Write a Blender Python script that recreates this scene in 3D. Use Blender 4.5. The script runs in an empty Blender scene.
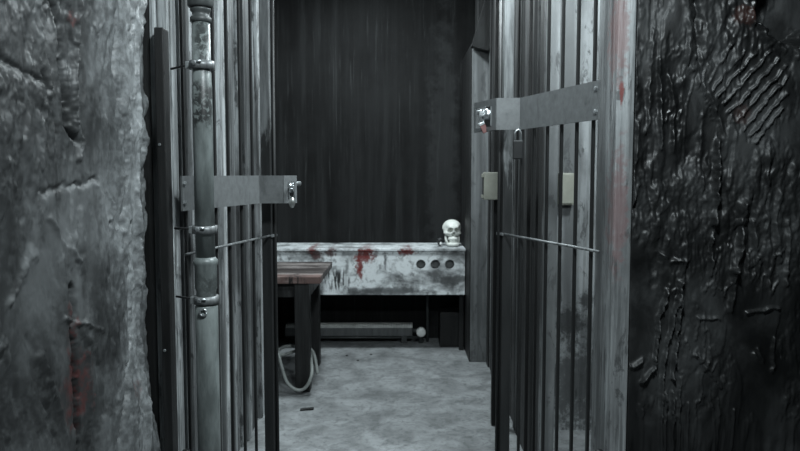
import bpy, bmesh, math, random
import numpy as np
from mathutils import Vector, Matrix
random.seed(7); rng = np.random.RandomState(11)
S = bpy.context.scene
COL = S.collection
PI = math.pi

# ------------------------------------------------------------------ camera
F, PITCH, CAMZ = 700.0, math.radians(4.2), 1.25
cam_d = bpy.data.cameras.new('camera'); cam = bpy.data.objects.new('camera', cam_d); COL.objects.link(cam)
cam.location = (0, 0, CAMZ); cam.rotation_euler = (PI/2 - PITCH, 0, 0)
cam_d.sensor_width = 36; cam_d.lens = F/800*36; cam_d.clip_start = 0.05
cam_d.dof.use_dof = True; cam_d.dof.focus_distance = 2.15; cam_d.dof.aperture_fstop = 5.6
S.camera = cam

def ray(px, py):
    u, v = (px-400)/F, (225.5-py)/F
    return Vector((u, math.cos(PITCH)+v*math.sin(PITCH), -math.sin(PITCH)+v*math.cos(PITCH)))
def atY(px, py, Y):
    d = ray(px, py); return Vector((0, 0, CAMZ)) + d*(Y/d.y)
def atX(px, py, X):
    d = ray(px, py); return Vector((0, 0, CAMZ)) + d*(X/d.x)
def atZ(px, py, Z):
    d = ray(px, py); return Vector((0, 0, CAMZ)) + d*((Z-CAMZ)/d.z)

# ------------------------------------------------------------------ mesh helpers
class MB:
    def __init__(s): s.bm = bmesh.new()
    def box(s, x0, x1, y0, y1, z0, z1, bev=0.0, M=None):
        r = bmesh.ops.create_cube(s.bm, size=1.0)
        vs = r['verts']
        bmesh.ops.scale(s.bm, verts=vs, vec=(abs(x1-x0), abs(y1-y0), abs(z1-z0)))
        bmesh.ops.translate(s.bm, verts=vs, vec=((x0+x1)/2, (y0+y1)/2, (z0+z1)/2))
        if bev:
            es = list({e for v in vs for e in v.link_edges})
            nb = bmesh.ops.bevel(s.bm, geom=es, offset=bev, segments=2, affect='EDGES', profile=.6)
            vs = [v for v in nb['verts']]
        if M is not None: bmesh.ops.transform(s.bm, matrix=M, verts=list(set(vs)))
        return s
    def tube(s, pts, r, n=12, caps=True):
        pts = [Vector(p) for p in pts]
        rr = r if isinstance(r, (list, tuple)) else [r]*len(pts)
        rings = []; up = None
        for i, p in enumerate(pts):
            a = pts[max(i-1, 0)]; b = pts[min(i+1, len(pts)-1)]
            t = (b-a).normalized()
            if up is None:
                up = Vector((0, 0, 1)) if abs(t.z) < .9 else Vector((1, 0, 0))
            u = (up - t*up.dot(t)).normalized(); w = t.cross(u); up = u
            rings.append([s.bm.verts.new(p + (u*math.cos(k*2*PI/n) + w*math.sin(k*2*PI/n))*rr[i]) for k in range(n)])
        for A, B in zip(rings, rings[1:]):
            for k in range(n): s.bm.faces.new((A[k], A[(k+1) % n], B[(k+1) % n], B[k]))
        if caps: s.bm.faces.new(rings[0][::-1]); s.bm.faces.new(rings[-1])
        return s
    def lathe(s, prof, c=(0, 0, 0), n=32, caps=True):
        rings = [[s.bm.verts.new((c[0]+r*math.cos(k*2*PI/n), c[1]+r*math.sin(k*2*PI/n), c[2]+z)) for k in range(n)] for r, z in prof]
        for A, B in zip(rings, rings[1:]):
            for k in range(n): s.bm.faces.new((A[k], A[(k+1) % n], B[(k+1) % n], B[k]))
        if caps: s.bm.faces.new(rings[0][::-1]); s.bm.faces.new(rings[-1])
        return s
    def plate(s, pts, z0, z1, th):
        """a strip of sheet metal following a plan polyline"""
        P = [Vector((p[0], p[1])) for p in pts]
        L, R = [], []
        for i, p in enumerate(P):
            d = (P[min(i+1, len(P)-1)] - P[max(i-1, 0)]).normalized(); nrm = Vector((-d.y, d.x))
            L.append(p+nrm*th/2); R.append(p-nrm*th/2)
        V = [[s.bm.verts.new((q.x, q.y, z)) for q in (l, r) for z in (z0, z1)] for l, r in zip(L, R)]
        for A, B in zip(V, V[1:]):
            s.bm.faces.new((A[0], B[0], B[1], A[1])); s.bm.faces.new((A[3], B[3], B[2], A[2]))
            s.bm.faces.new((A[1], B[1], B[3], A[3])); s.bm.faces.new((A[2], B[2], B[0], A[0]))
        a, b = V[0], V[-1]
        s.bm.faces.new((a[0], a[1], a[3], a[2])); s.bm.faces.new((b[2], b[3], b[1], b[0]))
        return s
    def build(s, name, mat, parent=None, smooth=False):
        bmesh.ops.recalc_face_normals(s.bm, faces=s.bm.faces)
        me = bpy.data.meshes.new(name); s.bm.to_mesh(me); s.bm.free()
        o = bpy.data.objects.new(name, me); COL.objects.link(o)
        if mat: me.materials.append(mat)
        if smooth:
            me.shade_auto_smooth(use_auto_smooth=True, angle=math.radians(35)) if hasattr(me, 'shade_auto_smooth') else me.polygons.foreach_set('use_smooth', [True]*len(me.polygons))
        if parent: o.parent = parent
        return o
def empty(name, loc=(0, 0, 0), rz=0):
    o = bpy.data.objects.new(name, None); COL.objects.link(o); o.location = loc; o.rotation_euler = (0, 0, rz)
    o.empty_display_size = .05
    return o
def tag(o, label, cat, group=None):
    o['label'] = label; o['category'] = cat
    if group: o['group'] = group
    return o
def struct(o, label=None, cat=None):
    o['kind'] = 'structure'
    if label: o['label'] = label
    if cat: o['category'] = cat
    return o
def smooth_all(o):
    o.data.polygons.foreach_set('use_smooth', [True]*len(o.data.polygons)); return o
def shift(o, loc):
    """moves a world-built mesh's origin to loc"""
    o.data.transform(Matrix.Translation(-Vector(loc))); o.location = loc; return o

# ------------------------------------------------------------------ materials
class NT:
    def __init__(s, name):
        m = bpy.data.materials.new(name); m.use_nodes = True; s.m = m; s.t = m.node_tree
        s.b = s.t.nodes['Principled BSDF']; s.tc = s.t.nodes.new('ShaderNodeNewGeometry')
    def n(s, typ, **kw):
        q = s.t.nodes.new(typ)
        for k, v in kw.items(): setattr(q, k, v)
        return q
    def link(s, a, b): s.t.links.new(a, b)
    def pos(s, scale=(1, 1, 1), off=(0, 0, 0)):
        q = s.n('ShaderNodeMapping'); q.inputs['Scale'].default_value = scale; q.inputs['Location'].default_value = off
        s.link(s.tc.outputs['Position'], q.inputs['Vector']); return q.outputs[0]
    def noise(s, vec, scale=5, detail=5, rough=.6, dist=0):
        q = s.n('ShaderNodeTexNoise'); q.inputs['Scale'].default_value = scale; q.inputs['Detail'].default_value = detail
        q.inputs['Roughness'].default_value = rough; q.inputs['Distortion'].default_value = dist
        s.link(vec, q.inputs['Vector']); return q.outputs['Fac']
    def ramp(s, fac, stops, interp='LINEAR'):
        q = s.n('ShaderNodeValToRGB'); cr = q.color_ramp; cr.interpolation = interp
        while len(cr.elements) < len(stops): cr.elements.new(.5)
        for e, (p, c) in zip(cr.elements, stops):
            e.position = p; e.color = (c if isinstance(c, tuple) else (c, c, c)) + (1,)
        s.link(fac, q.inputs[0]); return q.outputs[0]
    def mix(s, fac, a, b, mode='MIX'):
        q = s.n('ShaderNodeMix', data_type='RGBA', blend_type=mode)
        for sock, v in ((q.inputs[0], fac), (q.inputs[6], a), (q.inputs[7], b)):
            if isinstance(v, (int, float)): sock.default_value = v
            elif isinstance(v, tuple): sock.default_value = v+(1,)
            else: s.link(v, sock)
        return q.outputs[2]
    def math(s, op, a, b=0.0, clamp=False):
        q = s.n('ShaderNodeMath', operation=op); q.use_clamp = clamp
        for i, v in enumerate((a, b)):
            if isinstance(v, (int, float)): q.inputs[i].default_value = v
            else: s.link(v, q.inputs[i])
        return q.outputs[0]
    def blob(s, c, size, wob=.5, wscale=30):
        """irregular stain around world point c; size = half extents"""
        mp = s.n('ShaderNodeVectorMath', operation='SUBTRACT'); s.link(s.tc.outputs['Position'], mp.inputs[0]); mp.inputs[1].default_value = c
        dv = s.n('ShaderNodeVectorMath', operation='DIVIDE'); s.link(mp.outputs[0], dv.inputs[0]); dv.inputs[1].default_value = size
        ln = s.n('ShaderNodeVectorMath', operation='LENGTH'); s.link(dv.outputs[0], ln.inputs[0])
        nz = s.noise(s.pos(), wscale, 5, .7)
        d = s.math('ADD', ln.outputs['Value'], s.math('MULTIPLY', s.math('SUBTRACT', nz, .5), wob*4))
        return s.ramp(d, [(.0, 1.0), (.55, .9), (.95, 0.0)])
    def bump(s, h, strength=.4, dist=.01, prev=None):
        q = s.n('ShaderNodeBump'); q.inputs['Strength'].default_value = strength; q.inputs['Distance'].default_value = dist
        s.link(h, q.inputs['Height'])
        if prev is not None: s.link(prev, q.inputs['Normal'])
        return q.outputs[0]
    def out(s, color=None, rough=None, normal=None, metal=None, spec=None):
        for k, v in (('Base Color', color), ('Roughness', rough), ('Normal', normal), ('Metallic', metal), ('Specular IOR Level', spec)):
            if v is None: continue
            if isinstance(v, (int, float)): s.b.inputs[k].default_value = v
            elif isinstance(v, tuple): s.b.inputs[k].default_value = v+(1,)
            else: s.link(v, s.b.inputs[k])
        return s.m
RED = (.15, .020, .018); DRED = (.06, .012, .011)
def G(v): return (v*.95, v*1.0, v*1.02)

def m_plaster_left():
    t = NT('pale rough plaster')
    a = t.noise(t.pos(), 4, 8, .62, .4); b = t.noise(t.pos(), 38, 6, .7); c = t.noise(t.pos((1, 1, .35)), 9, 6, .65, .8)
    col = t.ramp(a, [(.38, G(.022)), (.5, G(.045)), (.62, G(.105))])
    col = t.mix(t.ramp(c, [(.46, 0.0), (.56, .85)]), col, G(.030))
    col = t.mix(t.ramp(b, [(.48, .0), (.7, .25)]), col, G(.20))
    # the wall turns paler in a ragged strip beside the gate
    sx = t.n('ShaderNodeSeparateXYZ'); t.link(t.tc.outputs['Position'], sx.inputs[0])
    wob = t.math('ADD', sx.outputs['Y'], t.math('MULTIPLY', t.math('SUBTRACT', a, .5), .35))
    e = t.n('ShaderNodeMapRange'); t.link(wob, e.inputs[0]); e.inputs[1].default_value = 1.64; e.inputs[2].default_value = 1.82
    col = t.mix(t.math('MULTIPLY', e.outputs[0], .75), col, t.ramp(b, [(.4, G(.16)), (.6, G(.33))]))
    for px, py, sz in ((84, 390, (.2, .075, .09)), (138, 388, (.2, .035, .035)), (80, 18, (.2, .02, .02)), (78, 340, (.2, .02, .10))):
        p = atX(px, py, -.70)
        col = t.mix(t.math('MULTIPLY', t.blob(p, sz, .7, 28), t.ramp(b, [(.46, .05), (.56, .75)])), col, (.085, .018, .016))
    n1 = t.bump(t.noise(t.pos((1, 1, .5)), 26, 6, .5), .22, .008); n2 = t.bump(t.noise(t.pos((1, 1, .6)), 130, 3, .5), .06, .003, n1)
    return t.out(col, t.ramp(a, [(.35, .40), (.65, .55)]), n2, spec=.42)

def m_tar():
    t = NT('black tarry render')
    a = t.noise(t.pos((1, 1, .6)), 7, 8, .6, .5); b = t.noise(t.pos(), 60, 6, .7)
    col = t.ramp(a, [(.38, G(.007)), (.52, G(.014)), (.65, G(.036))])
    p = atY(752, 12, 1.9)
    col = t.mix(t.math('MULTIPLY', t.blob(p, (.035, .2, .03), .7, 35), .8), col, (.035, .016, .013))
    p = atY(750, 112, 1.9)
    col = t.mix(t.math('MULTIPLY', t.blob(p, (.03, .2, .03), .7, 35), .4), col, (.05, .022, .018))
    n1 = t.bump(t.noise(t.pos((1, 1, .4)), 30, 6, .5, .4), .22, .008); n2 = t.bump(b, .05, .003, n1)
    return t.out(col, t.ramp(a, [(.38, .36), (.62, .58)]), n2, spec=.5)

def m_wood(name, lo, mid, hi, ax='z', red=(), rough=(.4, .7), dark=0.5, scale=1.0, boards=0, bt=.48):
    t = NT(name)
    sc = {'z': (1, 1, .045), 'x': (.06, 1, 1), 'y': (1, .06, 1)}[ax]
    a = t.noise(t.pos(sc), 75*scale, 7, .7, .3); b = t.noise(t.pos(sc), 16*scale, 4, .6); c = t.noise(t.pos((1, 1, .3)), 17, 9, .72, .6)
    d = t.noise(t.pos((1, 1, .5)), 4.5, 6, .62)
    col = t.ramp(b, [(.38, G(lo)), (.5, G(mid)), (.62, G(hi))])
    if boards:
        e = t.noise(t.pos((0, 1, .012)), 15, 2, .5); col = t.mix(t.ramp(e, [(bt-.04, boards), (bt+.03, 0.0)]), col, G(lo))
    col = t.mix(t.ramp(a, [(.40, .8), (.52, 0.0)]), col, G(lo))
    col = t.mix(t.ramp(c, [(.555, 0.0), (.60, dark)]), col, G(lo*.4))
    col = t.mix(t.ramp(d, [(.47, 0.0), (.62, dark*.8)]), col, G(lo*.7))
    for p, sz, amt, cc in red:
        col = t.mix(t.math('MULTIPLY', t.blob(p, sz, .6, 34), amt), col, cc)
    n = t.bump(a, .35, .004); n = t.bump(c, .4, .006, n)
    return t.out(col, t.ramp(c, [(.3, rough[0]), (.7, rough[1])]), n, spec=.45)

def m_steel(name, lo, hi, rough=(.3, .55), metal=.6, vert=True):
    t = NT(name)
    a = t.noise(t.pos((1, 1, .1) if vert else (1, 1, 1)), 40, 7, .7); b = t.noise(t.pos((1, 1, .4)), 18, 6, .7, .5)
    col = t.ramp(a, [(.3, G(lo)), (.7, G(hi))])
    col = t.mix(t.ramp(b, [(.55, 0.0), (.7, .7)]), col, G(lo*.6))
    return t.out(col, t.ramp(b, [(.3, rough[0]), (.7, rough[1])]), t.bump(b, .2, .003), metal=metal)

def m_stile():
    t = NT('steel darker below')
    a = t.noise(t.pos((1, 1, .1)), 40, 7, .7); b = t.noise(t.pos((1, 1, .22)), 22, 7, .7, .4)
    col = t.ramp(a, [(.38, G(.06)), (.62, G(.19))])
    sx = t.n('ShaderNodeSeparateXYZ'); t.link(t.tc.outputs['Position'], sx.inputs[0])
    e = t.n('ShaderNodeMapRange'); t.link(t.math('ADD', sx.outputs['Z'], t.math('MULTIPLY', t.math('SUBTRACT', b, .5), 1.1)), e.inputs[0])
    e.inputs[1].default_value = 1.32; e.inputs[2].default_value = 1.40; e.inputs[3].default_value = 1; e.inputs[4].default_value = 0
    col = t.mix(t.math('MULTIPLY', e.outputs[0], .93), col, G(.014))  # steel turns near black below mid height, with a ragged edge
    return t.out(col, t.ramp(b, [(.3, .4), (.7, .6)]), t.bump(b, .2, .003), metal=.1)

def m_pipe():
    t = NT('grey green painted pipe')
    a = t.noise(t.pos((1, 1, .25)), 30, 6, .65); f = t.noise(t.pos(), 48, 7, .75, .6)
    col = t.ramp(a, [(.4, (.115, .130, .128)), (.6, (.20, .225, .222))])
    for px, py, sz, th in ((203, 106, (.06, .05, .075), 1.0), (203, 45, (.035, .05, .07), .9), (209, 285, (.05, .05, .04), .5)):
        p = atY(px, py, 1.855)
        k = t.math('MULTIPLY', t.blob(p, sz, .55, 22), t.ramp(f, [(.44, 0.0), (.48, 1.0)]))
        col = t.mix(t.math('MULTIPLY', k, th), col, G(.014))
    n = t.bump(f, .12, .003)
    return t.out(col, t.ramp(f, [(.3, .3), (.7, .5)]), n, spec=.5)

def m_concrete():
    t = NT('worn grey concrete')
    a = t.noise(t.pos(), 5, 8, .65, .4); b = t.noise(t.pos(), 30, 6, .7); c = t.noise(t.pos(), 11, 7, .68, 1.0)
    col = t.ramp(a, [(.36, G(.13)), (.5, G(.20)), (.64, G(.27))])
    col = t.mix(t.ramp(c, [(.52, 0.0), (.62, .5)]), col, G(.08))
    col = t.mix(t.ramp(b, [(.36, .5), (.48, 0.0)]), col, G(.07))
    return t.out(col, .75, t.bump(b, .35, .006, t.bump(c, .4, .01)), spec=.3)

def m_back():
    t = NT('black streaked paint')
    a = t.noise(t.pos((1, 1, .05)), 14, 6, .65); b = t.noise(t.pos((1, 1, .03)), 60, 5, .7); c = t.noise(t.pos(), 3, 5, .6)
    col = t.ramp(a, [(.38, G(.003)), (.52, G(.006)), (.66, G(.014))])
    col = t.mix(t.ramp(b, [(.58, 0.0), (.68, .55)]), col, G(.04))
    col = t.mix(t.ramp(c, [(.4, 0.0), (.7, .6)]), col, G(.012))
    # a faint paler band at the corner by the pillar
    p = Vector((.32, 5.27, 1.15))
    col = t.mix(t.math('MULTIPLY', t.blob(p, (.13, .3, 1.6), .5, 10), .30), col, G(.045))
    return t.out(col, .75, t.bump(a, .2, .01), spec=.15)

def m_panel():
    t = NT('dirty white enamel with blood')
    a = t.noise(t.pos((1, 1, 1.5)), 4.5, 8, .66, .25); b = t.noise(t.pos((1, 1, .12)), 70, 3, .5); c = t.noise(t.pos(), 22, 7, .7, .2)
    col = t.ramp(a, [(.36, G(.10)), (.45, G(.36)), (.54, G(.70))])
    col = t.mix(t.ramp(c, [(.54, 0.0), (.62, .65)]), col, G(.10))
    Y = 4.85
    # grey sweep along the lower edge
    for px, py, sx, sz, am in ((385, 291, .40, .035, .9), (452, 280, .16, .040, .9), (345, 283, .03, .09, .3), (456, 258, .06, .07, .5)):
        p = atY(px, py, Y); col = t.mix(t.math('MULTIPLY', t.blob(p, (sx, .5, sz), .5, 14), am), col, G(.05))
    # dark drips beside the table
    k = t.math('MULTIPLY', t.blob(atY(337, 280, Y), (.14, .3, .12), .3, 10), t.ramp(b, [(.50, 0.0), (.55, 1.0)]))
    col = t.mix(k, col, G(.02))
    for px, py, sx, sz, am, cc in ((364, 257, .085, .055, 1.0, RED), (360, 268, .035, .09, 1.0, RED), (366, 251, .07, .025, 1.0, RED), (331, 252, .045, .035, .9, DRED), (316, 254, .055, .05, .85, DRED), (311, 250, .03, .03, .8, RED),
                               (407, 252, .07, .032, 1.0, RED), (376, 254, .02, .03, .6, DRED), (347, 268, .018, .06, .7, G(.03)), (385, 262, .014, .07, .8, G(.03)), (300, 258, .10, .02, .6, G(.06)), (296, 252, .13, .012, .5, G(.08)),
                               (349, 247, .05, .012, .8, DRED), (398, 245, .06, .010, .5, DRED)):
        p = atY(px, py, Y); col = t.mix(t.math('MULTIPLY', t.blob(p, (sx, .5, sz), .65, 42), am), col, cc)
    return t.out(col, t.ramp(a, [(.3, .5), (.7, .35)]), t.bump(c, .25, .006), spec=.45)

def m_table():
    t = NT('stained planks')
    a = t.noise(t.pos((.05, 1, 1)), 45, 6, .65); b = t.noise(t.pos((.25, 1, 1)), 9, 6, .65, .6)
    col = t.ramp(a, [(.4, (.06, .056, .054)), (.6, (.28, .25, .24))])
    col = t.mix(t.ramp(b, [(.44, 0.0), (.54, .9)]), col, (.022, .016, .015))
    col = t.mix(t.math('MULTIPLY', t.blob((-.55, 3.95, .65), (.25, .12, .1), .5, 16), .40), col, (.28, .17, .15))
    dr = t.noise(t.pos((1, 1, .1)), 60, 3, .5)
    k = t.math('MULTIPLY', t.blob((-.60, 3.95, .65), (.07, .15, .08), .4, 18), t.ramp(dr, [(.46, 0.0), (.54, 1.0)]))
    col = t.mix(k, col, G(.008))
    return t.out(col, .55, t.bump(a, .3, .005), spec=.4)

def m_plain(name, c, rough=.5, metal=0, var=.35, sc=25):
    t = NT(name); a = t.noise(t.pos(), sc, 6, .65)
    lo = tuple(x*(1-var) for x in c); hi = tuple(min(1, x*(1+var)) for x in c)
    return t.out(t.ramp(a, [(.3, lo), (.7, hi)]), rough, t.bump(a, .15, .003), metal=metal)

M = dict(
    plaster=m_plaster_left(), tar=m_tar(), floor=m_concrete(), back=m_back(), panel=m_panel(), pipe=m_pipe(), table=m_table(),
    boards=m_wood('weathered grey boards', .035, .26, .50, dark=.8, scale=.8, boards=.7),
    jamb=m_wood('pale worn jamb', .12, .38, .58, dark=.7),
    post=m_wood('worn painted post', .12, .30, .46, red=((Vector(atY(621, 95, 1.95)), (.007, .1, .045), .9, (.20, .05, .045)), (Vector(atY(620, 30, 1.95)), (.03, .1, .16), .55, (.22, .10, .095)), (Vector(atY(618, 210, 1.95)), (.03, .1, .22), .55, (.20, .10, .10))), dark=.7),
    darkwood=m_wood('black stained timber', .004, .009, .022, dark=.5),
    plank_dark=m_wood('dark streaked boards', .008, .055, .26, dark=.95, scale=.8, boards=.97, bt=.55),
    niche=m_wood('flaking pale plaster', .12, .28, .38, dark=.8, scale=.3, red=((atY(570, 322, 3.34), (.10, .2, .09), .85, G(.02)), (atY(578, 385, 3.34), (.22, .2, .26), .8, G(.025)), (atY(586, 300, 3.34), (.05, .2, .05), .8, G(.02)))),
    pillar=m_wood('grey painted pillar', .10, .22, .34, dark=.5, scale=.4),
    bar=m_steel('blackened steel', .008, .022, (.45, .65), metal=.1),
    stile=m_steel('scuffed grey steel', .06, .30, metal=.2),
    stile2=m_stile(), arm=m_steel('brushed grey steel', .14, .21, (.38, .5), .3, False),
    galv=m_steel('galvanised steel', .35, .65, (.22, .4), .8, False),
    brass=m_plain('silver nickel', (.62, .64, .62), .28, .9), tagred=m_plain('dull red enamel', (.16, .07, .066), .6),
    box=m_plain('yellowed plastic', (.27, .275, .235), .45, 0, .12), black=m_plain('black plastic', (.012, .013, .014), .5),
    bone=m_plain('old bone', (.66, .68, .64), .55, 0, .16, 30), fin=m_plain('chipped cream paint', (.55, .56, .54), .5), rad=m_steel('grey radiator paint', .05, .13, metal=.1), white=m_plain('white plastic', (.75, .77, .75), .4, 0, .08),
    hose=m_plain('pale rubber hose', (.26, .28, .27), .5, 0, .2), ceil=m_plain('dark ceiling', (.06, .065, .068), .8),
    sink=m_plain('grey recess', (.12, .125, .125), .6), rub=m_plain('dark rubber', (.045, .05, .05), .5),
)

# ------------------------------------------------------------------ relief walls
PERM = rng.rand(256, 256)
def vn(x, y):
    xi, yi = np.floor(x).astype(int), np.floor(y).astype(int); fx, fy = x-xi, y-yi
    fx, fy = fx*fx*fx*(fx*(fx*6-15)+10), fy*fy*fy*(fy*(fy*6-15)+10)
    g = lambda a, b: PERM[a & 255, b & 255]
    return (g(xi, yi)*(1-fx)+g(xi+1, yi)*fx)*(1-fy)+(g(xi, yi+1)*(1-fx)+g(xi+1, yi+1)*fx)*fy
def fbm(x, y, o=5, r=.5):
    s, a, t = 0, 1, 0
    for k in range(o): s = s+a*vn(x*2**k+37*k, y*2**k+91*k); t += a; a *= r
    return s/t
def segdist(U, V, pts):
    D = np.full(U.shape, 9.); 
    for (a, b), (c, d) in zip(pts, pts[1:]):
        dx, dy = c-a, d-b; tt = np.clip(((U-a)*dx+(V-b)*dy)/(dx*dx+dy*dy+1e-12), 0, 1)
        D = np.minimum(D, np.hypot(U-a-tt*dx, V-b-tt*dy))
    return D
def axis(parts):
    o = []
    for a, b, st in parts: o += list(np.arange(a, b-1e-6, st))
    o.append(parts[-1][1]); return np.array(o)
def relief(name, us, vs, hfun, place, back, mat):
    """a closed wall: sculpted front, flat back"""
    U, V = np.meshgrid(us, vs, indexing='ij'); H = hfun(U, V)
    nu, nv = len(us), len(vs)
    front = place(U, V, H).reshape(-1, 3); bk = place(U, V, np.full(U.shape, back)).reshape(-1, 3)
    idx = np.arange(nu*nv).reshape(nu, nv); q = np.stack([idx[:-1, :-1], idx[1:, :-1], idx[1:, 1:], idx[:-1, 1:]], -1).reshape(-1, 4)
    loop = list(idx[:, 0])+list(idx[-1, 1:])+list(idx[-2::-1, -1])+list(idx[0, -2:0:-1])
    bidx = {v: nu*nv+i for i, v in enumerate(loop)}
    verts = np.concatenate([front, bk[loop]])
    faces = q.tolist() + [[a, bidx[a], bidx[b], b] for a, b in zip(loop, loop[1:]+loop[:1])] + [[bidx[v] for v in loop]]
    me = bpy.data.meshes.new(name); me.from_pydata(verts.tolist(), [], faces); me.validate(); me.update()
    bm = bmesh.new(); bm.from_mesh(me); bmesh.ops.recalc_face_normals(bm, faces=bm.faces); bm.to_mesh(me); bm.free()
    me.materials.append(mat); o = bpy.data.objects.new(name, me); COL.objects.link(o)
    n = len(q); me.polygons.foreach_set('use_smooth', [True]*n+[False]*(len(me.polygons)-n))
    return struct(o)

def px_left(pts): return [(p.y, p.z) for p in (atX(a, b, -.70) for a, b in pts)]
def px_right(pts): return [(p.x, p.z) for p in (atY(a, b, 1.93) for a, b in pts)]

LEFT = [  # (height, width, points)
    (-.055, .0055, [(66, -6), (71, 40), (74, 80), (76, 125), (84, 142)]), (.012, .008, [(84, -5), (83, 40), (81, 90), (82, 128)]),
    (-.010, .006, [(56, 70), (63, 100), (66, 140)]), (.007, .006, [(53, 0), (54, 24)]), (-.012, .006, [(118, 0), (121, 40), (119, 78), (127, 120), (130, 160), (128, 225)]),
    (.008, .008, [(134, 0), (137, 70), (139, 140), (142, 230)]), (-.010, .005, [(132, 20), (131, 45)]), (.008, .009, [(100, 185), (104, 200), (103, 222)]), (.006, .006, [(112, 190), (122, 210), (112, 222)]),
    (-.008, .006, [(0, 62), (30, 64), (58, 80)]), (-.055, .0055, [(77, 290), (80, 350), (83, 400), (87, 460)]), (.009, .010, [(92, 340), (95, 400), (98, 455)]),
    (-.014, .006, [(135, 225), (137, 290), (136, 345), (128, 380), (121, 440)]), (.008, .006, [(143, 240), (146, 330), (150, 440)]), (.007, .012, [(20, 300), (35, 270), (44, 255)]),
    (-.008, .010, [(40, 340), (44, 370), (62, 440)]), (.008, .010, [(50, 355), (62, 400), (75, 440)]), (-.006, .006, [(14, 360), (0, 375)]), (.007, .005, [(70, 320), (88, 326), (104, 330)]),
    (.006, .005, [(85, 130), (90, 142), (86, 160)]), (.006, .007, [(60, 220), (72, 250), (84, 262)]), (-.008, .007, [(50, 195), (80, 185), (100, 178)]),
    (.005, .004, [(128, 365), (121, 395), (124, 430)]), (.005, .004, [(133, 368), (127, 400), (129, 420)]), (.008, .007, [(15, 345), (0, 362)]),
]
LEFT = [(h, w, px_left(p)) for h, w, p in LEFT]
def h_left(U, V):
    w1, w2 = fbm(U*26, V*22, 5, .6), fbm(U*26+50, V*22+9, 5, .6)
    Uw, Vw = U+(w1-.5)*.03, V+(w2-.5)*.03
    h = (fbm(U*3.2, V*2.0, 3)-.5)*.060 + (fbm(U*9, V*4+5, 3)-.5)*.014
    def layer(a, b, c, k, t): return np.clip((fbm(U*a+c, V*b+c*1.7, 6, .55)-t)*k, 0, 1)
    h += .006*layer(6, 3, 4, 22, .5) + .003*layer(11, 4.5, 21, 18, .57) - .005*layer(8, 2.4, 55, 20, .63)
    patch = np.clip((fbm(U*6+3, V*4+8, 3)-.56)*9, 0, 1)
    rid = 1-np.abs(2*fbm(U*15+7+V*3, V*6, 5)-1); h += np.clip(rid-.92, 0, 1)*.05*(.3+.7*patch)
    h += (fbm(U*45, V*24, 4)-.5)*.012*patch
    for a, w, p in LEFT:
        d = segdist(Uw, Vw, p); h += a*np.exp(-(d/(w*(.5+fbm(U*25+4, V*14, 3))))**1.6)*((.8+.4*fbm(U*20, V*9, 3)) if a < 0 else (.2+1.6*fbm(U*40, V*18, 4)))
    e = np.clip((U-1.72)/.2, 0, 1); h += e*(np.clip(fbm(U*38, V*9, 4)-.52, 0, 1)*.05)
    fade = np.clip((2.0-U)/.03, 0, 1)
    return h*(.4+.6*fade)
us = axis([(-2.0, 1.0, .1), (1.0, 1.16, .01), (1.16, 1.955, .0034)]); vs = axis([(0, .55, .03), (.55, 1.80, .0034), (1.80, 2.7, .03)])
def place_left(U, V, H):
    edge = np.where(H > -.5, np.clip((U-1.90)/.055, 0, 1)*(fbm(V*40, V*0+3, 4)-.5)*.022, 0)
    return np.stack([-.715+H, U+edge, V], -1)
wl = relief('wall_left', us, vs, h_left, place_left, -.16, M['plaster'])

RIGHT = [
    (.007, .0036, [(711, 82), (722, 62), (733, 44)]), (.008, .0036, [(715, 90), (730, 70), (746, 49)]), (.008, .0036, [(720, 96), (740, 72), (758, 52)]), (.008, .0036, [(726, 104), (748, 78), (772, 52)]), (.008, .0036, [(732, 113), (756, 86), (781, 58)]),
    (.008, .0036, [(738, 122), (762, 94), (788, 65)]), (.008, .0036, [(744, 130), (768, 101), (790, 76)]), (.010, .0034, [(752, 136), (770, 114), (788, 92)]), (.009, .0034, [(757, 142), (784, 108)]), (.008, .006, [(710, 92), (716, 106), (724, 122), (727, 136)]),
    (.009, .006, [(655, 30), (652, 90), (650, 132)]), (.010, .008, [(688, -4), (691, 35), (688, 62), (684, 84)]), (.012, .010, [(703, 82), (712, 98), (718, 110)]),
    (.020, .006, [(721, 142), (720, 175), (717, 224)]), (.008, .006, [(770, 138), (768, 182)]), (.020, .009, [(746, 205), (744, 240), (738, 272)]), (.014, .008, [(738, 272), (733, 312)]), (.010, .005, [(757, 222), (759, 250)]),
    (.022, .0036, [(684, 284), (680, 330), (675, 380)]), (.022, .0036, [(680, 300), (666, 360), (663, 400), (660, 455)]), (.018, .0036, [(671, 292), (662, 318), (655, 370), (642, 383)]), (.016, .003, [(668, 395), (664, 455)]),
    (.016, .003, [(676, 395), (673, 455)]), (.009, .003, [(682, 380), (680, 455)]), (.008, .003, [(690, 405), (688, 455)]), (.007, .003, [(645, 410), (644, 450)]), (.007, .003, [(720, 400), (719, 450)]), (.007, .003, [(735, 410), (734, 455)]),
    (.010, .004, [(750, 313), (781, 309)]), (.008, .004, [(700, 319), (722, 320)]), (.009, .005, [(697, 355), (722, 388)]), (.009, .006, [(778, 225), (783, 262)]), (.008, .005, [(793, 220), (790, 285)]), (.010, .006, [(715, 240), (712, 275)]),
    (.009, .005, [(660, 60), (664, 100), (663, 150)]), (.009, .006, [(672, 75), (678, 110), (676, 150)]), (.008, .005, [(640, 120), (636, 170), (633, 215)]), (.010, .007, [(640, 185), (634, 200)]), (.008, .006, [(705, 115), (703, 160), (707, 200)]),
    (.008, .006, [(660, 252), (672, 262), (690, 261)]), (.012, .006, [(622, 366), (634, 368), (642, 362)]), (.008, .005, [(778, 340), (775, 372)]), (.008, .005, [(756, 355), (764, 362), (760, 350)]), (-.012, .006, [(698, 0), (699, 60)]), (-.01, .006, [(630, 30), (632, 90)]),
]
RIGHT = [(h, w, px_right(p)) for h, w, p in RIGHT]
CAV = px_right([(800, 0)])[0]
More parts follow.
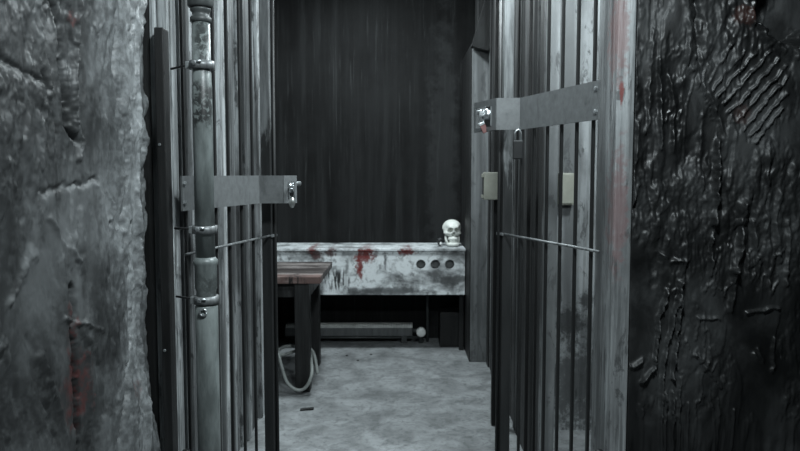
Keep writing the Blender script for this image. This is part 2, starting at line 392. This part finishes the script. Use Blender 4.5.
def h_right(U, V):
    w1, w2 = fbm(U*45, V*45, 3), fbm(U*45+50, V*45+9, 3)
    Uw, Vw = U+(w1-.5)*.012, V+(w2-.5)*.012
    h = (fbm(U*4+9, V*3, 3)-.5)*.030 + (fbm(U*14, V*5+5, 3)-.5)*.005
    def layer(a, b, c, k, t): return np.clip((fbm(U*a+c, V*b+c*1.7, 6, .55)-t)*k, 0, 1)
    h += .005*layer(7, 2.6, 14, 22, .54) + .004*layer(17, 5, 31, 18, .61) - .005*layer(13, 3.2, 65, 20, .64)
    pat = np.clip((fbm(U*6+30, V*4+2, 3)-.52)*8, 0, 1)
    rid = 1-np.abs(2*fbm(U*22+17, V*6+4, 5)-1); h += np.clip(rid-.93, 0, 1)*.08*pat
    h += (fbm(U*55+8, V*26, 4)-.5)*.020*np.clip((fbm(U*7+3, V*5+8, 3)-.55)*9, 0, 1)
    for a, w, p in RIGHT:
        d = segdist(Uw, Vw, p); h += a*np.exp(-(d/w)**1.4)*(.35+1.3*fbm(U*40, V*26, 4))
    d = np.hypot(Uw-CAV[0], Vw-CAV[1])+(fbm(U*16, V*16, 5)-.5)*.07
    h -= .11*np.clip((.125-d)/.035, 0, 1); h += .012*np.exp(-((d-.135)/.012)**2)*(.5+w1)
    return h
us = axis([(.646, 1.16, .0030), (1.16, 1.9, .03)]); vs = axis([(0, .55, .03), (.55, 1.84, .0032), (1.84, 2.7, .03)])
wr = relief('wall_right', us, vs, h_right, lambda U, V, H: np.stack([U, 1.945-H, V], -1), -.17, M['tar'])

# ------------------------------------------------------------------ room shell
struct(MB().box(-2.2, 2.2, -2.2, 5.6, -.1, 0).build('floor', M['floor']))
struct(MB().box(-2.2, 2.2, -2.2, 5.6, 2.7, 2.8).build('ceiling', M['ceil']))
struct(MB().box(-2.2, 1.9, 5.27, 5.4, 0, 2.7).build('wall_back', M['back']))
# timber-clad wall behind the left leaf: separate boards stand proud of it by different amounts
def clad(x0, side, y0, y1, name, mat):
    m = MB(); y = y0; k = 0
    m.box(x0-side*.03, x0, y0, y1, 0, 2.7)
    while y < y1-.03:
        w = random.choice((.05, .07, .09, .11, .13)); d = random.choice((.008, .016, .028))
        e = min(y+w-.006, y1)
        m.box(x0-side*.001, x0+side*d, y, e, 0, 2.7, .002); y += w+random.choice((0, .004, .02))
    return struct(m.build(name, mat))
clad(-.735, 1, 2.12, 3.80, 'wall_cell_left', M['boards'])
clad(.585, -1, 2.80, 4.55, 'wall_cell_right', M['plank_dark'])
struct(MB().box(-2.1, -.81, 3.70, 3.80, 0, 2.7).build('wall_corner', M['back']))
struct(MB().box(-2.2, -2.1, 3.70, 5.27, 0, 2.7).build('wall_far_left', M['back']))
struct(MB().box(.616, 1.9, 3.34, 3.44, 0, 2.7).build('wall_niche', M['niche']))
struct(MB().box(1.8, 1.9, 2.13, 3.34, 0, 2.7).build('wall_niche_side', M['niche']))
struct(MB().box(.574, .613, 2.72, 2.80, 0, 2.7, .006).build('trim_1', M['niche']))      # pale end post of the cell wall
struct(MB().box(.466, .64, 4.59, 5.268, 0, 2.09, .006).build('trim_2', M['pillar']))   # squat pillar
struct(MB().box(.595, .645, 1.945, 2.13, 0, 2.7, .005).build('trim_3', M['post']))     # right gate post
struct(MB().box(-.745, -.692, 2.72, 2.80, 0, 2.7, .006).build('trim_9', M['jamb']))     # pale post at the left leaf's side
# left jamb: boards of different depth
struct(MB().box(-.78, -.69, 1.965, 2.11, 0, 2.7, .003).build('trim_4', M['darkwood']))
struct(MB().box(-.689, -.672, 1.958, 2.05, 0, 2.7, .003).build('trim_5', M['jamb']))
struct(MB().box(-.671, -.645, 1.97, 2.05, 0, 2.7, .002).build('trim_6', M['jamb']))
struct(MB().box(-.668, -.636, 2.052, 2.09, 0, 2.7, .003).build('trim_7', M['jamb']))

# short dark post standing against the jamb
t = empty('timber_post', (-.6515, 1.944, 0))
o = MB().box(-.0125, .0125, -.024, .024, 0, 1.645, .003).build('shaft', M['darkwood'], t)
for z, yy in ((1.33, -.0245), (.76, -.0245)):
    MB().lathe([(.0005, 0), (.004, 0), (.0045, .001), (.003, .003)], n=12).build('screw', M['galv'], t).matrix_local = Matrix.Translation((-.004, yy, z)) @ Matrix.Rotation(PI/2, 4, 'X')
tag(t, 'short square-cut black timber post between the pale plaster wall and the pipe', 'post')

struct(MB().box(.461, .4655, 4.592, 5.268, 0, 2.09, .001).build('pillar_shade', M['darkwood']))  # thin dark sheet that puts shade on the pillar's left face
# dark slanted slab over the squat pillar
t = MB()
t.bm.verts.index_update()
pts = [(.455, 2.06), (.56, 2.03), (.72, 2.5), (.58, 2.5)]
for yy in (4.50, 4.58):
    for x, z in pts: t.bm.verts.new((x, yy, z))
t.bm.verts.ensure_lookup_table(); v = t.bm.verts
t.bm.faces.new([v[i] for i in range(4)]); t.bm.faces.new([v[i] for i in (7, 6, 5, 4)])
for i in range(4): t.bm.faces.new((v[i], v[4+i], v[4+(i+1) % 4], v[(i+1) % 4]))
o = shift(t.build('diagonal_slab', M['darkwood']), (.55, 4.54, 2.12)); 
o['kind'] = 'structure'
o = MB().box(.50, .66, 4.60, 4.75, 2.091, 2.7, .004).build('trim_8', M['darkwood']); struct(o)

# ------------------------------------------------------------------ gates
def make_gate(hinge, free, s, label, arm_z, case, rod_z, first, pitch):
    hx, hy = hinge; dx, dy = free[0]-hx, free[1]-hy; L = math.hypot(dx, dy); ang = math.atan2(dy, dx)
    g = empty('barred_gate', (hx, hy, 0), ang); tag(g, label, 'gate')
    def loc(p):
        x, y = p[0]-hx, p[1]-hy; c, q = math.cos(ang), math.sin(ang); return (x*c+y*q, -x*q+y*c)
    for k in range(6):
        x = first+pitch*k
        MB().box(x-.0045, x+.0045, -.0045, .0045, .07, 2.30, .0012).build('bar', M['bar'], g)
    # stile at the free end: flat steel with a round tube on its edge
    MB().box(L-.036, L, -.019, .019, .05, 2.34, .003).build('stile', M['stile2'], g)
    MB().tube([(L-.018, s*.026, .05), (L-.018, s*.026, 2.34)], .0065, 14).build('edge_rod', M['bar'], g, True)
    MB().box(0, L-.012, -.010, .010, .05, .08, .002).build('rail', M['bar'], g)
    MB().box(0, L-.012, -.010, .010, 2.30, 2.34, .002).build('rail', M['bar'], g)
    for z in (.35, 1.95):
        MB().tube([(-.004, 0, z), (-.004, 0, z+.10)], .011, 14).build('hinge', M['bar'], g, True)
    # tie rod in front of the bars, bent over at the free end
    r = MB().tube([(.0, s*.012, rod_z), (L-.04, s*.012, rod_z)], .0042, 10).build('tie_rod', M['stile'], g, True)
    MB().box(L-.045, L+.004, s*.019, s*.026, rod_z-.005, rod_z+.005, .001).build('rod_end', M['galv'], r)
    # lock arm: wide flat bar, jogging off the leaf, with a lock case at its end
    z0, z1 = arm_z; B, C, D = [loc(p) for p in case]
    x0 = -.030 if s < 0 else .004
    a = MB().plate([(x0, s*.018), (B[0], s*.018 if abs(B[1]) < .03 else B[1]), C], z0, z1, .006).build('lock_arm', M['arm'], g)
    for x in (x0+.010,):
        for z in (z0+.022, z1-.022):
            bm = MB(); bm.lathe([(.0075, 0), (.0075, .004), (.005, .006)], n=6)
            q = bm.build('bolt', M['galv'], a); q.matrix_local = Matrix.Translation((x, s*.021, z)) @ Matrix.Rotation(-s*PI/2, 4, 'X')
    C, D = Vector(C), Vector(D); ax = (D-C).normalized(); ln = (D-C).length
    m = MB(); e = .018*ln/.15+.012
    def along(u0, u1, za, zb): m.plate([C+ax*u0, C+ax*u1], za, zb, .006)
    along(0, e, z0, z1); along(ln-e*.5, ln, z0, z1); along(e, ln-e*.5, z1-.022, z1); along(e, ln-e*.5, z0, z0+.014)
    lc = m.build('lock_case', M['arm'], g)
    # inside the cut-out: back plate, cylinder, bolt
    nrm = Vector((-ax.y, ax.x))
    inward = nrm if nrm.dot(Vector((0, 1))*(-s)) > 0 else -nrm
    m = MB(); p0 = C+ax*.004+inward*.040; p1 = C+ax*(ln-.004)+inward*.040; m.plate([p0, p1], z0+.004, z1-.004, .004)
    m.build('back_plate', M['bar'], lc)
    mid = C+ax*ln*.55; zc = (z0+z1)/2+.006
    m = MB(); m.tube([Vector((*(mid+inward*.038), zc)), Vector((*(mid+inward*-.002), zc))], .017, 20)
    m.tube([Vector((*(mid+inward*-.002), zc)), Vector((*(mid-inward*.010), zc))], .010, 16)
    m.build('lock_cylinder', M['galv'], lc, True)
    m = MB(); m.tube([Vector((*(mid+inward*.012), zc+.014)), Vector((*(mid+inward*.012+ax*(ln*.45+.022)), zc+.014))], .008, 14)
    m.build('lock_bolt', M['galv'], lc, True)
    m = MB(); m.plate([C+ax*e, C+ax*(e+.003)], z0+.016, z1-.024, .012); m.build('latch_edge', M['galv'], lc)
    return g, mid-inward*.012, zc, ang
gL, kL, kzL, angL = make_gate((-.620, 1.985), (-.487, 2.62), -1, 'left barred gate leaf with its steel lock arm low behind the vertical pipe', (1.147, 1.245),
                  ((-.5035, 2.475), (-.412, 2.475), (-.370, 2.505)), 1.022, .022, .094)
gR, kR, kzR, angR = make_gate((.577, 1.985), (.384, 2.60), 1, 'right barred gate leaf with a high lock arm beside the scraped wooden post', (1.403, 1.512),
                  ((.408, 2.435), (.334, 2.445), (.277, 2.62)), 1.03, .058, .0885)

def key(g, mid, zc, ang, label, mat, tagshape):
    h = Vector((g.location.x, g.location.y)); c, s = math.cos(ang), math.sin(ang)
    w = Vector((h.x+mid.x*c-mid.y*s, h.y+mid.x*s+mid.y*c))
    k = empty('key', (w.x, w.y, zc)); tag(k, label, 'key')
    MB().box(-.009, .009, -.0195, -.0045, -.009, .009, .002).build('bow', M['galv'], k)
    ring = [(.0, -.012+.004*math.sin(a), -.016+.014*math.cos(a)) for a in np.linspace(0, 2*PI, 25)]
    MB().tube([(0.009*math.sin(a), -.016-.004*math.cos(a), -.018+.016*math.cos(a)) for a in np.linspace(0, 2*PI, 25)], .0014, 8).build('ring', M['galv'], k, True)
    if tagshape == 'oval':
        m = MB(); m.lathe([(.0005, -.002), (.010, -.002), (.011, 0), (.010, .002), (.0005, .002)], n=24)
        q = m.build('fob', mat, k, True); q.matrix_local = Matrix.Translation((.002, -.018, -.052)) @ Matrix.Rotation(PI/2, 4, 'X') @ Matrix.Scale(1.75, 4, (0, 1, 0))
    else:
        q = MB().box(-.010, .010, -.003, .003, -.036, 0, .002).build('tag', mat, k); q.matrix_local = Matrix.Translation((.0, -.018, -.033)) @ Matrix.Rotation(-.45, 4, 'Y')
        q2 = MB().box(-.0105, .0105, -.0035, .0035, -.007, .003, .001).build('tag_clip', M['galv'], q)
key(gL, kL, kzL, angL, 'silver key with an oval fob in the left gate lock', M['brass'], 'oval')
key(gR, kR, kzR, angR, 'key with a small dull red tag in the right gate lock', M['tagred'], 'tag')

# padlock hanging on the right leaf below its lock arm
k = empty('padlock', (.407, 2.430, 1.336)); tag(k, 'dark padlock hanging under the lock arm of the right gate', 'padlock')
MB().box(-.017, .017, -.009, .009, -.035, .030, .004).build('body', M['black'], k)
MB().tube([(-.010, 0, .028), (-.010, 0, .056), (-.006, 0, .064), (0, 0, .067), (.006, 0, .064), (.010, 0, .056), (.010, 0, .028)], .0036, 10).build('shackle', M['galv'], k, True)

# ------------------------------------------------------------------ pipe
PX, PY, R = -.5255, 1.88, .0265
def zpix(py): return atY(204, py, PY).z
p = empty('soil_pipe', (PX, PY, 0)); tag(p, 'tall grey green pipe clamped upright in front of the left gate', 'pipe')
z = zpix
MB().lathe([(R+.004, 0), (R+.004, z(306)), (R+.001, z(304))], n=40).build('lower_length', M['pipe'], p, True)
MB().lathe([(R, z(304)), (R, z(290)), (R+.003, z(288)), (R+.003, z(266)), (R+.0055, z(264)), (R+.0065, z(262)), (R+.0055, z(259.5)), (R+.002, z(258.5)), (R, z(257))], n=40).build('socket', M['pipe'], p, True)
MB().lathe([(R-.0005, z(262)), (R-.0005, z(86)), (R-.0015, z(85)), (R-.0035, z(22))], n=40).build('upper_length', M['pipe'], p, True)
MB().lathe([(R-.003, z(23)), (R+.001, z(22)), (R+.001, z(18)), (R-.005, z(16)), (R-.005, z(13)), (R+.0, z(11)), (R+.0, z(8))], n=40).build('seal_ring', M['rub'], p, True)
MB().lathe([(R+.003, z(8)), (R+.007, z(6)), (R+.007, z(-2)), (R+.006, z(-4)), (R+.006, 2.699)], n=40).build('collar', M['rub'], p, True)
for py, tl in ((65.5, 0), (229.5, 0), (299.5, .05)):
    zz = z(py)
    c = MB().lathe([(R+.0005, -.0105), (R+.0065, -.0105), (R+.0065, .0105), (R+.0005, .0105)], n=40, caps=False).build('clamp', M['stile'], p, True)
    c.location = (0, 0, zz)
    MB().box(-R-.014, -R-.004, -.012, .006, -.0095, .0095, .002).build('lug', M['galv'], c)
    MB().tube([(-R-.008, .0, .002), (-.098, .053, -.001)], .0032, 8).build('standoff_rod', M['bar'], c, True)
    s_ = MB().lathe([(.007, 0), (.007, .004), (.004, .006)], n=6); q = s_.build('screw', M['galv'], c); q.matrix_local = Matrix.Translation((-.010, -R-.0045, .003)) @ Matrix.Rotation(PI/2, 4, 'X')
    s_ = MB().tube([(-.022, -R-.0015, .005), (.008, -R-.011, .0065)], .0032, 8).build('screw', M['galv'], c, True)
ring = [(.009*math.cos(a), -R-.008, z(310)+.009*math.sin(a)) for a in np.linspace(0, 2*PI, 25)]
MB().tube(ring, .0030, 8).build('eye_ring', M['galv'], p, True)

# ------------------------------------------------------------------ boxes by the right gate
q = empty('conduit_post', (.4775, 3.42, 0)); tag(q, 'slim dark upright with a pale edge, standing behind the right gate leaf', 'post')
MB().box(-.022, .0, -.02, .02, 0, 2.699, .002).build('shaft', M['darkwood'], q)
MB().tube([(.008, -.012, 0), (.008, -.012, 2.699)], .009, 14).build('conduit', M['stile'], q, True)
sb = atY(490.5, 186, 3.36)
q = empty('switch_box', (sb.x+.006, 3.388, sb.z)); tag(q, 'yellowed switch box on the slim upright near the pillar', 'switch')
MB().box(-.040, .036, -.045, .0, -.066, .066, .005).build('housing', M['box'], q)
MB().box(-.043, -.040, -.036, -.008, -.042, .042, .001).build('rocker', M['black'], q)
for z_ in (-.05, .05): MB().box(-.048, -.040, -.040, -.004, z_-.008, z_+.008, .001).build('lip', M['box'], q)
nb = atY(565, 189, 3.335)
q = empty('junction_box', (nb.x, 3.3401, nb.z)); tag(q, 'narrow yellowed junction box on the pale wall behind the bars', 'junction box')
MB().box(-.036, .036, -.035, 0, -.076, .076, .005).build('housing', M['box'], q)
MB().box(-.030, .030, -.040, -.035, -.068, .068, .002).build('cover', M['box'], q)

# ------------------------------------------------------------------ counter
t = empty('stained_counter', (-.3, 5.05, 0)); tag(t, 'white counter smeared with blood along the back wall', 'counter')
OFF = Vector((.3, -5.05, 0))
def moved(m, v): bmesh.ops.translate(m.bm, verts=m.bm.verts, vec=v); return m
X0, X1, ZB, ZT = -1.5, .453, .408, .715
holes = [((421-400)/F*4.86, .622), ((435.5-400)/F*4.86, .622), ((450-400)/F*4.86, .622)]
bm = bmesh.new()
def loopv(pts): 
    vs = [bm.verts.new((x, 4.85, z)) for x, z in pts]; return [bm.edges.new((vs[i], vs[(i+1) % len(vs)])) for i in range(len(vs))]
es = loopv([(X0, ZB), (X1, ZB), (X1, ZT), (X0, ZT)])
for hx, hz in holes: es += loopv([(hx+.033*math.cos(a), hz+.033*math.sin(a)) for a in np.linspace(0, 2*PI, 29)[:-1]])
bmesh.ops.triangle_fill(bm, edges=es, use_beauty=True)
r = bmesh.ops.extrude_face_region(bm, geom=bm.faces[:]); bmesh.ops.translate(bm, verts=[v for v in r['geom'] if isinstance(v, bmesh.types.BMVert)], vec=(0, .03, 0))
m = MB(); m.bm.free(); m.bm = bm; moved(m, OFF).build('front_panel', M['panel'], t)
moved(MB().box(X0, X1+.004, 4.838, 5.265, .715, .733, .004), OFF).build('ledge', M['panel'], t)
for hx, hz in holes:
    m = MB(); m.lathe([(.031, 0), (.031, .004), (.004, .006)], n=24); c = m.build('socket', M['sink'], t); c.matrix_local = Matrix.Translation((hx+OFF.x, 4.90+OFF.y, hz)) @ Matrix.Rotation(PI/2, 4, 'X')
    MB().lathe([(.034, .000), (.034, .028)], n=24, caps=False).build('sleeve', M['sink'], c)
for x in (-1.4, .435): moved(MB().box(x-.015, x+.015, 4.90, 4.94, 0, .715, .002), OFF).build('leg', M['darkwood'], t)

# radiator on the floor
t = empty('radiator', (-.25, 5.13, 0)); tag(t, 'low grey finned radiator on the floor under the counter', 'radiator')
MB().box(-.60, .34, -.03, .03, .055, .125, .004).build('casing', M['rad'], t)
m = MB()
for i in range(78): x = -.59+i*.012; m.box(x, x+.007, -.036, .036, .118, .143)
m.build('fins', M['fin'], t)
MB().tube([(-.60, -.01, .042), (.40, -.01, .042)], .010, 12).build('feed_pipe', M['rub'], t, True)
for x in (-.5, .28): MB().box(x-.02, x+.02, -.025, .025, 0, .055, .002).build('foot', M['rub'], t)
v = MB().tube([(.34, 0, .09), (.405, 0, .09)], .014, 14).build('valve', M['rub'], t, True)
MB().tube([(.405, .02, .088), (.405, -.02, .088), (.405, -.056, .088), (.405, -.062, .088)], [.026, .034, .034, .028], 24).build('knob', M['white'], v, True)
MB().tube([(.405, .0, .075), (.405, 0, .0)], .016, 12).build('drop_pipe', M['rub'], v, True)
MB().tube([(.455, .03, .0), (.455, .03, .60)], .010, 12).build('riser_pipe', M['rub'], t, True)

# dark box at the right end
b0, b1 = atY(441, 313, 4.98), atY(467, 313, 4.98)
t = empty('dark_cabinet', ((b0.x+b1.x)/2-.004, 5.09, 0)); tag(t, 'small near-black box on the floor under the right end of the counter', 'box')
w = (b1.x-b0.x)/2
MB().box(-w, w, -.10, .10, .0, b0.z, .004).build('body', M['darkwood'], t)
MB().box(-w+.012, w-.012, -.106, -.10, .015, b0.z-.015, .002).build('door', M['darkwood'], t)

# ------------------------------------------------------------------ skull
def build_skull(loc, h):
    t = empty('skull', loc, .12); t.scale = (.93, .93, .92); tag(t, 'pale human skull resting on the counter ledge near the pillar', 'skull')
    bm = bmesh.new(); bmesh.ops.create_uvsphere(bm, u_segments=96, v_segments=72, radius=1)
    g = lambda d, w: math.exp(-(d/w)**2)
    for v in bm.verts:
        x, y, zz = v.co            # face towards -y
        p = Vector((x*.073, y*.090, zz*.066))
        f = max(0, -y)
        if zz < -.1:               # narrow the underside, pull the face down
            k = min(1, (-zz-.1)/.9); p.x *= 1-.30*k; 
            p.z -= .040*k*max(0, min(1, (.35-y)/.9)); p.y *= 1-.18*k if y > 0 else 1-.05*k
        if f > 0:
            p.z += 0
            X, Z = p.x, p.z
            for sx in (-1, 1):
                d = math.hypot((X-sx*.030)/1.0, (Z+.012)/.88)
                p.y += .060*f*max(0, 1-(d/.0215)**6) if d < .0215 else 0
                p.y -= .007*g(math.hypot(X-sx*.032, Z-.013), .014)           # brow
                c = g(math.hypot((X-sx*.050)/1.4, (Z+.040)), .014); p.x += sx*.012*c; p.y -= .007*c   # cheek bone
                p.x -= sx*.013*g(math.hypot((p.y+.045)/1.5, (Z+.000)), .022)*(1 if sx*X > 0 else 0)   # temple
                p.x -= sx*.010*g(Z+.072, .016)*(1 if sx*X > .01 else 0)
            dn = math.hypot(X/(.010+.006*max(0, min(1, (-.030-Z)/.02))), (Z+.044)/.017)
            if dn < 1: p.y += .045*f*(1-dn**4)
            p.y -= .010*g(math.hypot(X/1.6, Z+.076), .016)                   # upper jaw
        v.co = p
    m = MB(); m.bm.free(); m.bm = bm
    cz = h-.066
    sk = m.build('cranium', M['bone'], t); sk.location = (0, 0, cz); smooth_all(sk)
    m = MB()
    for z0, z1 in ((cz-.104, cz-.090), (cz-.119, cz-.105)):
        for i in range(10):
            a = (i-4.5)/4.5*1.0; x, y = .031*math.sin(a), -.046-.031*math.cos(a)
            m.box(-.0029, .0029, -.004, .004, z0, z1, .0012, Matrix.Translation((x, y, 0)) @ Matrix.Rotation(a, 4, 'Z'))
    m.build('teeth', M['bone'], t)
    A = np.linspace(-1.45, 1.45, 21)
    jm = MB(); jm.tube([(.026*math.sin(a), -.040-.030*math.cos(a), cz-.080) for a in A], .0145, 14)
    jm.build('upper_jaw', M['bone'], t, True)
    jm = MB()
    for sx in (-1, 1):
        jm.tube([(sx*.050, -.010, cz-.044), (sx*.050, -.018, cz-.085), (sx*.041, -.036, cz-.120)], [.006, .010, .012], 12)
    jm.tube([(.040*math.sin(a), -.034-.044*math.cos(a), cz-.124) for a in A], [.0115+.003*math.cos(i/20*PI-PI/2) for i in range(21)], 14)
    jm.build('jaw', M['bone'], t, True)
sp = atY(452, 245, 5.02)
build_skull((sp.x, 5.04, .734), .206)
o = MB()
bmesh.ops.create_icosphere(o.bm, subdivisions=3, radius=.024)
for v in o.bm.verts: v.co.x *= .8; v.co.z *= 1.25; v.co += v.co.normalized()*.004*math.sin(v.co.x*300+v.co.z*210)
t = empty('dark_lump', (atY(440, 240, 5.0).x-.004, 5.0, .734)); tag(t, 'tiny dark jar with a pale lid lying beside the skull', 'lump')  # small dark lump with a pale tip
q = o.build('body', M['black'], t, True); q.location = (0, 0, .031)
q = MB().lathe([(.0005, 0), (.009, 0), (.009, .008), (.006, .010)], n=16).build('tip', M['white'], t); q.matrix_local = Matrix.Translation((.008, -.018, .022)) @ Matrix.Rotation(PI/2, 4, 'X')

# ------------------------------------------------------------------ table
t = empty('wooden_table', (-.80, 4.275, 0)); tag(t, 'heavy dark wooden table with a bloodstained plank top at the left', 'table')
O2 = Vector((.80, -4.275, 0))
m = MB()
ys = [3.93, 4.10, 4.28, 4.45, 4.62]
for a, b in zip(ys, ys[1:]): m.box(-1.18, -.45, a, b-.003, .630, .670, .004)
moved(m, O2).build('top', M['table'], t)
for (x0, x1, y0, y1) in ((-1.12, -.52, 3.975, 4.0), (-1.12, -.52, 4.56, 4.585), (-.545, -.52, 4.0, 4.56), (-1.12, -1.095, 4.0, 4.56)):
    moved(MB().box(x0, x1, y0, y1, .545, .630, .002), O2).build('apron', M['plank_dark'], t)
for (x, y, w) in ((-.56, 3.985, .042), (-.555, 4.535, .03), (-1.10, 3.985, .042), (-1.10, 4.535, .03)):
    moved(MB().box(x-w, x+w, y-.042+(.0), y+.042, 0, .546 if y > 4.2 else .629, .004), O2).build('leg', M['darkwood'], t)

# hose looped round the table leg
def spline(P, n=10):
    P = [Vector(p) for p in P]; o = []
    for i in range(len(P)-1):
        a, b, c, d = P[max(i-1, 0)], P[i], P[i+1], P[min(i+2, len(P)-1)]
        for k in range(n):
            s = k/n; o.append(.5*((2*b)+(c-a)*s+(2*a-5*b+4*c-d)*s*s+(3*b-a-3*c+d)*s**3))
    o.append(P[-1]); return o
hp = [atY(268, 352, 3.95), atY(277, 351, 3.93), atY(281, 364, 3.90), atY(287, 382, 3.89), atY(297, 390, 3.885), atY(306, 387, 3.89), atY(311.5, 375, 3.90), atY(311.5, 362, 3.98), atY(309.5, 352, 4.07),
      atY(302, 349, 4.12), atY(290, 353, 4.12), atY(281, 355, 4.10), atY(277, 352, 4.14), atY(285, 346.5, 4.2), atY(300, 347, 4.2), atY(310, 349, 4.17), atY(314.5, 356, 4.13), atY(317.5, 374, 4.1)]
for p_ in hp: p_.z = max(p_.z, .011)
o = MB().tube(spline(hp, 8), .0095, 12).build('hose', M['hose'], None, True)
shift(o, hp[4]); tag(o, 'pale hose coiled loosely around the front table leg', 'hose')

# a dark scrap on the floor
p0 = atZ(307, 410, 0)
m = MB(); m.box(-.035, .035, -.012, .012, .0005, .010, .003)
for v in m.bm.verts: v.co.y += .008*math.sin(v.co.x*60); v.co.z *= 1+.3*math.sin(v.co.x*90)
o = m.build('wood_scrap', M['darkwood']); o.location = (p0.x, p0.y, 0); tag(o, 'dark scrap lying alone on the concrete floor', 'debris')
q = [(347, 356), (371, 355), (358, 361)]
for i, (a, b) in enumerate(q):
    p_ = atZ(a, b, 0); m = MB(); bmesh.ops.create_icosphere(m.bm, subdivisions=1, radius=.007)
    for v in m.bm.verts: v.co.z = v.co.z*.5+.0045; v.co.x *= 1.3+.3*random.random()
    o = m.build('crumb', M['darkwood']); o.location = (p_.x, p_.y, 0)
    tag(o, 'tiny dark crumb on the floor in front of the counter', 'crumb', 'crumbs on the floor')

# ------------------------------------------------------------------ light
def area(name, loc, target, size, power, col=(.86, .965, 1.0), spread=PI, shape='SQUARE', sy=None):
    d = bpy.data.lights.new(name, 'AREA'); d.energy = power; d.color = col; d.size = size; d.spread = spread
    if sy: d.shape = 'RECTANGLE'; d.size_y = sy
    o = bpy.data.objects.new(name, d); COL.objects.link(o); o.location = loc
    o.rotation_euler = (Vector(target)-Vector(loc)).to_track_quat('-Z', 'Y').to_euler(); return o
area('front_key_light', (.20, .75, 2.35), (-.0, 1.9, 1.2), .2, 33)  # added key light from above the front, no fixture modelled
area('gateway_fill', (.30, 2.40, 2.28), (.0, 2.4, 0), .16, 21)  # unseen fill light added to brighten the leaves and boards
area('cell_lamp', (-.25, 4.20, 2.66), (-.20, 4.3, 0), .25, 57)
area('niche_fill', (1.1, 2.35, 2.66), (.95, 3.2, 1.0), .25, 44)  # unseen fill light added to lift the wall behind the right leaf
w = bpy.data.worlds.new('world'); S.world = w; w.use_nodes = True
w.node_tree.nodes['Background'].inputs[0].default_value = (.5, .68, .72, 1); w.node_tree.nodes['Background'].inputs[1].default_value = .015

S.view_settings.view_transform = 'Standard'; S.view_settings.look = 'None'; S.view_settings.gamma = 1; S.view_settings.use_curve_mapping = False
S.view_settings.exposure = 0
